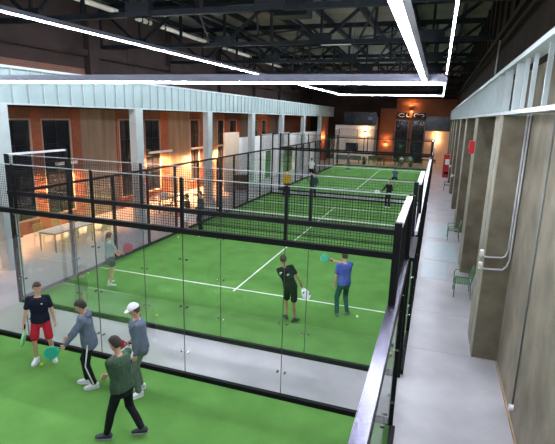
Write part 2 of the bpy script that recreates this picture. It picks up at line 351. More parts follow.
for x, lb in ((-9.6, 'left'), (-3.0, 'right')):
    t = MB(); t.box(x - .06, x + .06, YN, YF, 9.2, 9.32); struct('trim', t, M['truss'])
    for y in (4.2, 10.3, 16.4, 22.5, 28.6, 34.7, 40.8):
        bz = MB(); bz.cyl((x, y, 8.2), (x + 2.2, y + 6.1, 9.7), .05, 6); bz.cyl((x + 2.2, y, 9.7), (x, y + 6.1, 8.2), .05, 6); struct('trim', bz, M['truss'])
# pale pipe under the roof, in lengths between the trusses
pipe_m = nmat('cream_pipe', (0.62, 0.57, 0.47), 0.5, var=0.06)
pn = ['nearest', 'second', 'third', 'fourth', 'fifth']
for i, (a, b) in enumerate(((4.6, 7.9), (8.9, 9.9), (10.7, 15.4), (17.4, 21.6), (23.6, 28.0))):
    mb = MB(); mb.cyl((-12.3, a, 9.0), (-12.3, b, 9.0), .10, 14)
    o = tag(mb.build('roof_pipe', pipe_m, smooth=True), 'cream pipe length hung under the left of the roof, %s from the viewer' % pn[i], 'pipe', 'cream roof pipe lengths')
    for y in (a + .25, b - .3):
        h = MB(); h.box(-12.42, -12.18, y, y + .05, 8.88, 9.12); h.box(-12.31, -12.29, y + .01, y + .04, 9.1, 9.95); h.build('pipe_hanger', M['truss'], o)
# suspended unit heater
o = thing('unit_heater', 'dark box heater hung in the roof above the middle of the hall', 'heater', (-4.6, 6.6, 8.3), 0)
MB().bevbox(-.55, .55, -.4, .4, 0, .8, .03).build('casing', M['truss'], o)
lv = MB()
for k in range(6): lv.box(-.48, .48, -.44, -.40, .1 + k * .11, .14 + k * .11)
lv.build('louvre', M['black'], o)
[MB().cyl((sx * .45, 0, .8), (sx * .45, 0, 1.8), .015, 6).build('hanger_rod', M['truss'], o) for sx in (-1, 1)]
o = thing('high_bay_lamp', 'unlit pale tubular lamp hung between the roof trusses', 'lamp', (-4.9, 14.6, 8.6), 0)
MB().bevbox(-.75, .75, -.12, .12, 0, .08, .02).build('lamp_body', M['panel_white'], o)
[MB().cyl((sx * .6, 0, .08), (sx * .6, 0, 1.4), .01, 6).build('hanger_rod', M['truss'], o) for sx in (-1, 1)]

# LED loops
def led_run(root, p, q, w=0.07, h=0.13, seg=1.42, lm=None, lip=0):
    lm = lm or M['led']
    p = V(p); q = V(q); d = (q - p); L = d.length; d.normalize(); sx = V((0, 0, 1)).cross(d)
    mt = Matrix((( d.x, sx.x, 0, p.x), (d.y, sx.y, 0, p.y), (0, 0, 1, p.z), (0, 0, 0, 1)))
    MB().box(-w / 2, L + w / 2, -w / 2, w / 2, 0.0, h, mat=mt).build('profile', M['profile'], root)
    if lip: MB().box(-w / 2, L + w / 2, lip * w / 2 - .006, lip * w / 2 + .006, -.075, h, mat=mt).build('added_shield', M['profile'], root)  # added shield, keeps the strips' sideways light off the walls
    n = max(1, round(L / seg))
    for k in range(n):
        a = k * L / n + .02; b = (k + 1) * L / n - .02
        MB().box(a, b, -.017, .017, -.03, 0.0, mat=mt).build('led_strip', lm, root)
    for k in range(0, n + 1, 3):
        MB().cyl(mt @ V((k * L / n, 0, h)), mt @ V((k * L / n, 0, 10.0 - p.z)), .004, 4).build('suspension_cable', M['truss'], root)
o = thing('led_light_loop', 'low hanging rectangle of white LED strips above the foreground court', 'light', (0, 0, 0), 0, 'LED light loops')
led_run(o, (.01, -11.5, 5.7), (.01, -.94, 5.7)); led_run(o, (-10.0, -.9, 5.7), (.30, -.9, 5.7)); led_run(o, (-10.0, -11.5, 5.7), (-10.0, -.95, 5.7)); led_run(o, (-9.95, -11.5, 5.7), (-.05, -11.5, 5.7))
o = thing('led_light_loop', 'high hanging long rectangle of white LED strips above the two further courts', 'light', (0, 0, 0), 0, 'LED light loops')
led_run(o, (.39, -2.4, 7.5), (.39, 40.0, 7.5), lm=M['led_high'], lip=-1); led_run(o, (-10.4, -2.4, 7.5), (-9.75, 40.0, 7.5), lm=M['led_high']); led_run(o, (-9.7, 40.0, 7.5), (.34, 40.0, 7.5), lm=M['led_high'], lip=1); led_run(o, (-10.35, -2.4, 7.5), (.34, -2.4, 7.5), lm=M['led_high'], lip=-1)

# ------------------------------------------------------------------ courts
def court(y0, label):
    o = tag(MB().box(-10.0, 0.0, max(y0 + .01, YN + .05), y0 + 19.99, 0.0, 0.02).build('court_turf', M['turf']), label, 'court surface', 'padel court turfs')
    for y in (3.05, 16.95):
      if y0 + y > YN: MB().box(-9.97, -.03, y0 + y - .025, y0 + y + .025, 0.02, 0.023).build('service_line', M['line'], o)
    MB().box(-5.025, -4.975, max(y0 + 2.85, YN + .1), y0 + 17.15, 0.02, 0.024).build('centre_line', M['line'], o)
    return o
def bars(mb, x0, x1, y, z0, z1, px, pz, r):      # wire mesh in the xz plane
    n = int(round((x1 - x0) / px)); m = int(round((z1 - z0) / pz))
    for k in range(n + 1): x = x0 + (x1 - x0) * k / n; mb.box(x - r, x + r, y - r, y + r, z0, z1)
    for k in range(m + 1): z = z0 + (z1 - z0) * k / m; mb.box(x0, x1, y - r, y + r, z - r, z + r)
def back_wall(y, sgn, label, px=0.05, r=0.0027):
    """glass wall across the court; sgn = side on which the court lies"""
    t = 0.012; yo = -sgn * .05
    o = thing('court_back_wall', label, 'glass wall', (-5, y, 0), 0, 'glass back walls of the courts')
    def P(mb, nm, m): return mb.build(nm, m, o)
    P(MB().box(-5.0, 5.0, yo - .04, yo + .04, 0, .10), 'base_rail', M['black'])
    for k in range(5):
        a = -5 + 2 * k; g = P(MB().box(a + .006, a + 1.994, yo - t / 2, yo + t / 2, .10, 2.97), 'glass_panel', M['glass'])
        if y < 5:
            for z in (.55, 1.5, 2.45):
                for x in (a + .07, a + 1.93): MB().cyl((x, yo - .03, z), (x, yo + .03, z), .017, 10).build('bolt', M['chrome'], g)
        if k: P(MB().box(a - .005, a + .005, yo - .008, yo + .008, .10, 2.97), 'glass_joint', M['dark_rubber'])
    P(MB().box(-5.05, 5.05, yo - .05, yo + .05, 2.96, 3.06), 'glass_top_rail', M['black'])
    P(MB().box(-5.05, 5.05, yo - .006, yo + .006, 3.986, 4.0), 'top_rail', M['steel_white'] if y < 5 and sgn < 0 else M['rail_grey'] if y < 5 else M['black'])  # pale near rails have lamp light from above painted into their colour
    for k in range(6):
        a = -5 + 2 * k
        P(MB().box(a - .024, a + .024, yo - .024, yo + .024, 3.0, 4.0) if 0 < k < 5 else MB().box(a - .04, a + .04, yo - .04, yo + .04, 0, 4.0), 'post', M['black'])
    for k in range(5):
        a = -5 + 2 * k; mb = MB(); bars(mb, a + .04, a + 1.96, yo, 3.06, 3.97, px, px, r); P(mb, 'wire_mesh', M['black'])
def side_fence(x, y0, y1, sgn, label, px=0.05, r=0.0027, cap='alu_white', capw=0.13):
    """sgn = outward direction in x"""
    o = thing('court_side_fence', label, 'fence', (x, y0, 0), 0, 'side fences of the courts')
    L = y1 - y0; xo = sgn * .05
    S = Matrix(((0, -1, 0, 0), (1, 0, 0, 0), (0, 0, 1, 0), (0, 0, 0, 1)))     # local x -> world y
    def P(mb, nm, m): return mb.build(nm, m, o)
    P(MB().box(xo - .04, xo + .04, .06, L - .06, 0, .10), 'base_rail', M['black'])
    n = round(L / 2)
    for k in range(n):
        a = k * 2.0; b = a + 2.0
        if k < 2 or k >= n - 2:
            g = P(MB().box(xo - .006, xo + .006, a + .06, b - .06, .1, 2.95), 'glass_panel', M['glass'])
            if y0 < 5:
                for z in (.55, 1.5, 2.45):
                    for yy in (a + .12, b - .12): MB().cyl((xo - .03, yy, z), (xo + .03, yy, z), .017, 10).build('bolt', M['chrome'], g)
        else:
            if k in (n // 2 - 1,):
                continue
            mb = MB(); bars(mb, a + .04, b - .04, 0, .12, 2.95, px, px, r); mb.v = [(xo - q[1], q[0], q[2]) for q in mb.v]; P(mb, 'wire_mesh', M['black'])
        if k == 0 or k == n - 1:
            mb = MB(); bars(mb, a + .04, b - .04, 0, 3.06, 3.95, px, px, r); mb.v = [(xo - q[1], q[0], q[2]) for q in mb.v]; P(mb, 'wire_mesh', M['black'])
            P(MB().box(xo - .04, xo + .04, a, b, 3.95, 4.0), 'top_rail', M['alu_white'])  # white colour stands in for LED light caught on the tube
    P(MB().box(xo - capw / 2 - .02 * sgn, xo + capw / 2 - .02 * sgn, 0.12, L - .12, 2.96, 3.03), 'cap_rail', M[cap])
    for k in range(1, n):
        P(MB().box(xo - .04, xo + .04, 2 * k - .04, 2 * k + .04, 0, 4.0 if k in (1, n - 1) else 2.96), 'post', M['black'])

court(-21.7, 'green artificial turf of the foreground court where four people stand')
court(0.0, 'green artificial turf of the middle court with the white centre line')
court(21.7, 'green artificial turf of the farthest court')
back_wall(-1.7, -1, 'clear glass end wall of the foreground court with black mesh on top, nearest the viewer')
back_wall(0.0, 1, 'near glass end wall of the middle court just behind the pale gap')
back_wall(20.0, -1, 'far glass end wall of the middle court', 0.07, .003)
back_wall(21.7, 1, 'near glass end wall of the farthest court', 0.07, .003)
back_wall(41.7, -1, 'far glass end wall of the farthest court in front of the lounge', 0.10, .005)
side_fence(0.0, 0.0, 20.0, 1, 'right side fence of the middle court with a white cap beside the walkway')
side_fence(-10.0, 0.0, 20.0, -1, 'left side fence of the middle court beside the tables', 0.06, .003, 'black', .08)
side_fence(0.0, 21.7, 41.7, 1, 'right side fence of the farthest court', 0.08, .003)
side_fence(-10.0, 21.7, 41.7, -1, 'left side fence of the farthest court in front of the white boards', 0.08, .003, 'black', .08)
# foreground court right fence with its broad silver rail
o = thing('court_side_fence', 'right side fence of the foreground court with the broad silver top rail', 'fence', (0, -1.7, 0), 0, 'side fences of the courts')
def P(mb, nm, m): return mb.build(nm, m, o)
P(MB().box(0.0, .09, -10, -.12, 0, .12), 'base_rail', M['black'])
for k in range(5):
    b = -2.0 * k; a = b - 2.0
    g = P(MB().box(-.006, .006, a + .06, b - .08, .12, 2.95), 'glass_panel', M['glass'])
    for z in (.55, 1.5, 2.45):
        for yy in (a + .12, b - .14): MB().cyl((-.03, yy, z), (.03, yy, z), .017, 10).build('bolt', M['chrome'], g)
    if k == 0:
        mb = MB(); bars(mb, a + .04, b - .1, 0, 3.06, 3.95, .05, .05, .0024); mb.v = [(-.02 - q[1], q[0], q[2]) for q in mb.v]; P(mb, 'wire_mesh', M['black'])
        P(MB().box(-.06, .02, a, b - .06, 3.95, 4.0), 'top_rail', M['alu_white'])  # tube painted white for the LED light on its top
        P(MB().box(-.07, .01, a - .05, a + .05, 2.99, 4.0), 'post', M['black'])
bar = MB(); bar.bevbox(-.078, .042, -11, -.16, 2.96, 3.03, .008); rail = P(bar, 'cap_rail', M['alu'])
lip = MB(); lip.box(.043, .051, -11, -.16, 2.94, 3.04); lip.build('rail_lip', M['black'], rail)
for y in (-5.55, -2.2): MB().cyl((-.01, y, 3.03), (-.01, y, 3.04), .016, 12).build('rail_bolt', M['wood'], rail)
P(MB().box(-.02, .12, .1, 1.5, 2.94, 3.0), 'tie_bar', M['black'])

def net(y, label, px=0.06, r=.003):
    o = thing('padel_net', label, 'net', (-5, y, 0), 0, 'court nets')
    mb = MB(); bars(mb, -4.9, 4.9, 0, .04, .86, px, px, r); mb.build('net_mesh', M['net'], o)
    MB().box(-4.9, 4.9, -.012, .012, .86, .92).build('net_tape', M['line'], o)
    MB().box(-4.9, 4.9, -.012, .012, .03, .07).build('net_hem', M['net'], o)
    for sx in (-1, 1): MB().box(sx * 4.94 - .035, sx * 4.94 + .035, -.035, .035, .02, .98).build('post', M['black'], o)
net(10.0, 'black tennis-style net with white tape across the middle court')
net(31.7, 'black net with white tape across the farthest court', .10, .004)

# ------------------------------------------------------------------ partitions and far end
def wallpart(nm, mb, m): return struct(nm, mb, m)
struct('wall_partition', MB().box(-13.2, -13.1, 19.2, 21.6, 0, 3.95), M['panel_cream'])
struct('wall_partition', MB().box(-13.2, -13.1, 21.6, 46.0, 0, 3.55), M['panel_white'])
for y0, y1, zz, nm, m in ((26.9, 28.2, 2.3, 'door_1', M['green_metal']),):
    d = struct(nm, MB().box(-13.09, -13.05, y0, y1, 0, zz), m)
    MB().cyl((-13.02, y1 - .12, 1.05), (-12.98, y1 - .12, 1.05), .03, 10).build('door_handle', M['chrome'], d)
    f = MB(); f.box(-13.1, -13.03, y0 - .08, y0, 0, zz + .08); f.box(-13.1, -13.03, y1, y1 + .08, 0, zz + .08); f.box(-13.1, -13.03, y0, y1, zz, zz + .08); f.build('door_frame', M['panel_white'], d)
gp = tag(MB().bevbox(-13.08, -13.02, 31.2, 34.3, 0.02, 2.3, .01).build('notice_board', M['green_metal']), 'green board on the white partition left of the farthest court', 'board')
MB().box(-13.08, -13.01, 34.32, 34.6, .02, 2.4).build('cream_edge', M['panel_cream'], gp)
struct('trim', MB().box(-13.2, -12.6, 46.1, 47.6, 0, 5.2), M['brick'])
# far end lounge
YB = 47.2
struct('wall_far_lounge', MB().box(-11.6, -6.9, YB, YB + .15, 0, 4.3), M['panel_white'])
sb = tag(MB().bevbox(-10.6, -6.75, YB - .25, YB + .15, 4.45, 5.85, .03).build('dark_cabinet', M['screen']), 'long black box panel above the white wall at the far end', 'panel')
MB().box(-7.7, -7.2, YB - .26, YB - .25, 5.0, 5.35).build('small_screen', nmat('dim_blue_panel', (0.08, .16, .2), .3), sb)
tv = tag(MB().bevbox(-10.2, -8.7, YB - .12, YB - .01, 1.25, 2.25, .02).build('television', M['screen']), 'black television on the white far wall', 'television')
MB().box(-10.15, -8.75, YB - .125, YB - .12, 1.3, 2.2).build('tv_glass', M['window_dark'], tv)
struct('trim', MB().box(-6.85, -6.6, YB, YB + .3, 0, 5.4), M['frame_pale'])
struct('wall_far_brick', MB().box(-6.6, -4.75, YF - .6, YF, 0, 6.4), M['brick'])
struct('wall_far_brick', MB().box(-4.75, 2.0, YF - .5, YF, 5.2, 7.6), M['brick'])
for k, (a, b) in enumerate(((-4.75, -3.15), (-2.85, -1.25))):
    d = struct('door_%d' % (k + 2), MB().box(a + .08, b - .08, YF - .35, YF - .3, 0, 5.0), M['window_dark'])
    f = MB(); f.box(a, a + .08, YF - .45, YF - .28, 0, 5.1); f.box(b - .08, b, YF - .45, YF - .28, 0, 5.1); f.box(a, b, YF - .45, YF - .28, 5.0, 5.15); f.box(a, b, YF - .42, YF - .3, 2.6, 2.72)
    f.build('door_frame', M['frame_pale'], d)
struct('trim', MB().box(-3.15, -2.85, YF - .7, YF, 0, 6.2), M['brick'])
struct('wall_far_panel', MB().box(-1.2, 2.0, YF - .4, YF - .25, 0, 3.9), M['panel_cream'])
struct('wall_far_dark', MB().box(-1.2, 2.0, YF - .6, YF - .25, 3.9, 5.6), M['screen'])
sg = tag(MB().bevbox(-4.6, -1.3, YF - .62, YF - .52, 5.35, 5.95, .02).build('sign_board', M['black']), 'black sign with white curling strokes above the far doors', 'sign')
SG = emit('sign_glow', (0.9, 0.95, 1.0), .12)
def curl(cx, n0, n1, rx, rz): MB().tube([(cx + rx * cos(R(a)), YF - .64, 5.65 + rz * sin(R(a))) for a in range(n0, n1, 15)], .022, 6).build('lettering', SG, sg)
curl(-4.05, 40, 330, .38, .18); curl(-3.25, 120, 300, .25, .2); curl(-2.35, 20, 250, .3, .2); curl(-1.75, -80, 160, .25, .16)
# warm wall lamps at the far end (seen glowing on the brick)
def linear_lamp(x, y0, y1, z, label, group, ztop):
    o = thing('linear_pendant', label, 'pendant lamp', (x, (y0 + y1) / 2, z), 0, group); h = (y1 - y0) / 2
    hd = MB(); hd.box(-.06, .06, -h, h, .05, .07); hd.box(-.06, -.05, -h, h, -.05, .05); hd.box(.05, .06, -h, h, -.05, .05); hd.box(-.05, .05, -h, -h + .01, -.05, .05); hd.box(-.05, .05, h - .01, h, -.05, .05); hd.build('lamp_hood', M['panel_white'], o)
    MB().box(-.025, .025, -h + .03, h - .03, .015, .045).build('lamp_tube', M['lamp'], o)
    [MB().cyl((0, s * h * .8, .08), (0, s * h * .8, ztop - z), .005, 5).build('suspension_cable', M['truss'], o) for s in (-1, 1)]
lamps = [(-15.1, 0.6, 2.0, 2.9, 'first'), (-15.1, 6.7, 7.9, 2.84, 'second'), (-15.1, 13.5, 15.9, 2.88, 'third'), (-15.1, 18.4, 20.0, 2.85, 'fourth'), (-15.1, 22.2, 23.6, 2.85, 'fifth')]
for x, a, b, z, nm in lamps: linear_lamp(x, a, b, z, 'white linear pendant lamp in the left aisle, %s from the viewer' % nm, 'aisle pendant lamps', 5.28)
def wall_lamp(p, label, power=None):
    o = thing('wall_lamp', label, 'wall light', p, 0, 'warm wall lamps at the far end')
    MB().bevbox(-.15, .15, .02, .10, -.05, .05, .01).build('back_plate', M['black'], o)
    MB().bevbox(-.15, .15, -.10, -.07, -.06, .06, .008).build('front_shade', M['black'], o)
    MB().cyl((-.12, -.02, 0), (.12, -.02, 0), .018, 10).build('lamp_tube', M['far_lamp'], o)
wall_lamp((-5.7, YF - .75, 2.4), 'warm lamp on the far brick wall left of the doors')
wall_lamp((-3.0, YF - .85, 6.35), 'warm lamp above the far doors')
wall_lamp((0.1, YF - .55, 3.1), 'warm lamp over the cream panel at the far right')
wall_lamp((-12.9, 46.0, 2.6), 'warm lamp by the brick pier at the far left')
wall_lamp((-8.0, YB - .15, 3.6), 'warm lamp on the white far wall above the television')
wall_lamp((-13.3, 33.0, 3.45), 'warm lamp above the green board')
# lounge furniture
def table(loc, rz, w, d, h, label, top, leg, name='table'):
    o = thing(name, label, 'table', loc, rz)
    MB().bevbox(-w / 2, w / 2, -d / 2, d / 2, h - .035, h, .008).build('tabletop', top, o)
    for sx in (-1, 1):
        for sy in (-1, 1): MB().box(sx * (w / 2 - .05) - .018, sx * (w / 2 - .05) + .018, sy * (d / 2 - .05) - .018, sy * (d / 2 - .05) + .018, 0, h - .035).build('leg', leg, o)
    MB().box(-w / 2 + .05, w / 2 - .05, -d / 2 + .05, d / 2 - .05, h - .09, h - .035).build('apron', leg, o)
    return o
def chair(loc, rz, label, m, arms=False, name='cafe_chair', group=None, w=0.44):
    """front faces local -y"""
    o = thing(name, label, 'chair', loc, rz, group)
    h = w / 2
    s = MB()
    for k in range(7): s.bevbox(-h + .01, h - .01, -.22 + k * .064, -.165 + k * .064, .44, .458, .004)
    s.build('seat', m, o)
    b = MB()
    for k in range(5): b.bevbox(-h + .01, h - .01, .225 + k * .014, .243 + k * .014, .56 + k * .062, .605 + k * .062, .004)
    b.build('backrest', m, o)
    for sx in (-1, 1):
        MB().tube([(sx * h, -.21, 0), (sx * h, -.21, .44)], .011).build('leg', m, o)
        MB().tube([(sx * h, .26, 0), (sx * h, .22, .44), (sx * h, .30, .86)], .011).build('leg', m, o)
        if arms: MB().tube([(sx * h, -.21, .44), (sx * h, -.22, .60), (sx * h, -.18, .655), (sx * h, .0, .665), (sx * h, .24, .66)], .012).build('armrest', m, o)
    for nm, yy, zz, rr in (('seat_rail', -.21, .435, .010), ('seat_rail', .22, .435, .010), ('top_rail', .30, .86, .011), ('stretcher', -.21, .2, .008)):
        MB().tube([(-h, yy, zz), (h, yy, zz)], rr).build(nm, m, o)
    return o
gc = chair((1.40, 5.35, 0), -pi / 2, 'green slatted metal armchair on the right walkway, the nearer of two', M['green_metal'], True, 'metal_armchair', 'green metal armchairs', .70)
dup(gc, (1.33, 12.3, 0), -pi / 2, 'green slatted metal armchair on the right walkway, the farther of two by the pillars')
chair((1.3, 27.5, 0), -pi / 2, 'dark metal chair far along the right walkway below the red machine', M['black'], True, 'metal_armchair', None, .6)
table((-12.9, 4.75, 0), 0, .8, 2.0, .75, 'white rectangular table left of the middle court near the first column', M['table_white'], M['black'])
c0 = chair((-12.25, 4.1, 0), pi / 2 + pi, 'olive metal chair at the white aisle table, nearest the viewer on its court side', M['yellow_metal'], False, 'cafe_chair', 'olive chairs at the aisle table')
dup(c0, (-12.2, 4.9, 0), -pi / 2 + .1, 'olive metal chair in the middle of the court side of the white aisle table')
dup(c0, (-12.2, 5.9, 0), -pi / 2 - .2, 'olive metal chair at the far end of the court side of the white aisle table')
dup(c0, (-13.6, 4.3, 0), pi / 2, 'olive metal chair on the wall side of the white aisle table, nearer the viewer')
dup(c0, (-13.6, 5.2, 0), pi / 2, 'olive metal chair on the wall side of the white aisle table, farther from the viewer')
# reset facing of the first chair (its front looks at the table)
c0.rotation_euler = (0, 0, -pi / 2)
table((-13.3, 12.2, 0), 0, .8, 2.2, .75, 'grey table in the left aisle beside the second column', M['concrete_floor'], M['black'])
d0 = chair((-12.6, 11.5, 0), -pi / 2, 'dark chair at the grey aisle table, near end', M['black'], False, 'cafe_chair', 'dark chairs at the grey table')
dup(d0, (-12.6, 12.7, 0), -pi / 2, 'dark chair at the grey aisle table, far end')
bx = tag(MB().bevbox(-13.5, -13.1, 11.8, 12.3, .75, .95, .02).build('white_bag', M['white']), 'white folded bag on the grey aisle table', 'bag')
MB().tube([(-13.4, 12.05, .95), (-13.3, 12.05, 1.03), (-13.2, 12.05, .95)], .012).build('handle', M['white'], bx)
o = thing('bar_table', 'small round black table standing in the left aisle', 'table', (-12.0, 13.6, 0))
MB().cyl((0, 0, .70), (0, 0, .73), .34, 24).build('tabletop', M['black'], o); MB().cyl((0, 0, .02), (0, 0, .70), .03, 10).build('stem', M['black'], o); MB().cyl((0, 0, 0), (0, 0, .02), .22, 20).build('base', M['black'], o)
o = thing('tub_armchair', 'dark brown round tub armchair in front of the cream partition', 'armchair', (-12.45, 20.6, 0), R(70))
MB().cyl((0, 0, .08), (0, 0, .42), .42, 20, .45).build('seat', M['wood'], o)
bk = MB(); bk.loft([[V((rr * cos(R(a)), rr * sin(R(a)), z)) for rr, z in ((.36, .4), (.48, .4), (.52, 1.0), (.40, 1.0))] for a in range(-30, 211, 15)]); bk.build('backrest', M['wood'], o)
for a in (45, 135, 225, 315): MB().cyl((.3 * cos(R(a)), .3 * sin(R(a)), 0), (.28 * cos(R(a)), .28 * sin(R(a)), .1), .025, 8).build('leg', M['black'], o)
def bench(loc, rz, label, m, w=1.8):
    o = thing('bench', label, 'bench', loc, rz)
    MB().bevbox(-w / 2, w / 2, -.22, .22, .38, .46, .01).build('seat', m, o); MB().bevbox(-w / 2, w / 2, .18, .24, .46, .9, .01).build('backrest', m, o)
    for sx in (-1, 1): MB().box(sx * w / 2 * .85 - .03, sx * w / 2 * .85 + .03, -.2, .2, 0, .38).build('leg', M['black'], o)
bench((-9.4, 44.8, 0), 0, 'long green-grey bench below the television at the far end', M['sage'], 3.0)
bench((-6.2, 45.6, 0), 0, 'brown bench in front of the far brick wall', M['wood'], 2.0)
table((-4.6, 44.6, 0), 0, 1.3, .8, .75, 'brown table in the far lounge left of the doors', M['wood'], M['black'])
table((-.6, 46.6, 0), 0, 1.4, .8, .75, 'dark table at the far end of the right walkway', M['wood'], M['black'])
for x, y, a, lb in ((-1.3, 45.9, 180, 'dark chair left of the far walkway table'), (.1, 45.8, 180, 'dark chair in front of the far walkway table'), (-5.7, 44.1, 180, 'dark chair left of the brown lounge table'), (-3.2, 43.45, 160, 'dark chair right of the brown lounge table')):
    dup(d0, (x, y, 0), R(a), lb)['group'] = 'dark lounge chairs'
o = thing('vending_machine', 'tall red vending machine against the right wall far along the walkway', 'vending machine', (1.33, 36.6, 0), 0)
MB().bevbox(-.32, .32, -.4, .4, .05, 2.1, .03).build('cabinet', M['red'], o)
MB().box(-.18, .18, -.41, -.40, 1.2, 1.7).build('display', M['panel_white'], o); MB().box(-.3, .3, -.38, .38, 0, .05).build('plinth', M['black'], o); MB().box(-.2, .2, -.41, -.40, .3, .55).build('delivery_slot', M['black'], o)
def plant(loc, h, label):
    o = thing('potted_plant', label, 'plant', loc)
    MB().cyl((0, 0, 0), (0, 0, .4), .17, 16, .22).build('pot', M['black'], o)
    lf = MB()
    for k in range(40):
        a = random.uniform(0, 2 * pi); e = random.uniform(.3, 1.3); L = random.uniform(.5, 1) * h
        d = V((cos(a) * cos(e), sin(a) * cos(e), sin(e))); sd = V((-sin(a), cos(a), 0)) * .05; p = V((0, 0, .38))
        q = p + d * L * .6; t = p + d * L + V((0, 0, -.15 * L))
        lf.add([p, q - sd, t, q + sd, q + V((0, 0, .01))], [(0, 1, 4), (0, 4, 3), (1, 2, 4), (4, 2, 3)])
    lf.build('foliage', M['leaf'], o, fix=False)
plant((-7.4, 44.0, 0), .9, 'leafy potted plant in the far lounge right of the long bench')
plant((-2.3, 44.6, 0), .9, 'leafy potted plant in front of the far doors')
plant((-3.4, 46.8, 0), 1.8, 'tall potted plant between the two far doors')

# ------------------------------------------------------------------ people
def remesh(mb, vox, smooth=4, disp=0.0, seed=0):
    me = bpy.data.meshes.new('tmp'); me.from_pydata(mb.v, [], mb.f)
    bm = bmesh.new(); bm.from_mesh(me); bmesh.ops.recalc_face_normals(bm, faces=bm.faces[:]); bm.to_mesh(me); bm.free()
    ob = bpy.data.objects.new('tmp', me); COL.objects.link(ob)
    r = ob.modifiers.new('r', 'REMESH'); r.mode = 'VOXEL'; r.voxel_size = vox; r.use_smooth_shade = True
    s = ob.modifiers.new('s', 'SMOOTH'); s.iterations = smooth; s.factor = .5
    dg = bpy.context.evaluated_depsgraph_get(); dg.update()
    out = bpy.data.meshes.new_from_object(ob.evaluated_get(dg))
    bpy.data.objects.remove(ob); bpy.data.meshes.remove(me)
    if disp:
        off = V((seed * 3.1, seed * 1.7, 0))
        for v in out.vertices:
            q = v.co * 7.0; q.z *= .55
            v.co += v.normal * (disp * N.noise(q + off) + disp * .5 * N.noise(q * 2.7 + off))
    out.polygons.foreach_set('use_smooth', [True] * len(out.polygons))
    return out
def mobj(name, me, m, parent=None):
    me.materials.clear(); me.materials.append(m); me.name = name
    o = bpy.data.objects.new(name, me); COL.objects.link(o)
    if parent: o.parent = parent
    return o
def ik(a, c, l1, l2, pole):
    d = c - a; L = d.length
    if L > (l1 + l2) * .999: c = a + d.normalized() * (l1 + l2) * .999; d = c - a; L = d.length
    x = (l1 * l1 - l2 * l2 + L * L) / (2 * L); h = math.sqrt(max(0, l1 * l1 - x * x))
    dn = d.normalized(); p = (pole - dn * pole.dot(dn)).normalized()
    return a + dn * x + p * h, c
def hand(mb, wrist, d, pal, side, s, curl):
    """d: along the hand, pal: palm normal (towards the palm), side: direction of the thumb"""
    d = d.normalized(); pal = (pal - d * pal.dot(d)).normalized(); side = d.cross(pal); side = side if side.dot(V(side)) else side
    return d, pal
def add_hand(mb, w, d, pal, thumb, s=1.0, curl=35, fist=False):
    d = d.normalized(); pal = (pal - d * pal.dot(d)).normalized(); th = (thumb - d * thumb.dot(d) - pal * thumb.dot(pal)).normalized()
    pc = w + d * .05 * s
    mb.ell(pc, th * .042 * s, pal * .017 * s, d * .056 * s, n=12, m=7)
    c = 75 if fist else curl
    for off, L, r in ((.030, .072, .0092), (.010, .080, .0095), (-.010, .074, .0092), (-.029, .058, .0082)):
        b = w + d * .078 * s + th * off * s
        a = R(c * .75); d1 = d * cos(a) + pal * sin(a); k = b + d1 * L * .5 * s
        a2 = R(c * 1.75); d2 = d * cos(a2) + pal * sin(a2)
        mb.capsule(b - d * .02, k, r * s, r * s, 8); mb.capsule(k, k + d2 * L * .5 * s, r * s, r * .85 * s, 8)
    b = w + d * .03 * s + th * .034 * s; t1 = (th * .7 + d * .6 + pal * (.5 if fist else .25)).normalized(); k = b + t1 * .036 * s
    t2 = (th * .1 + d * .7 + pal * (.9 if fist else .4)).normalized()
    mb.capsule(b - t1 * .015, k, .012 * s, .0105 * s, 8); mb.capsule(k, k + t2 * .032 * s, .0105 * s, .009 * s, 8)
    return pc + pal * .025 * s        # grip centre

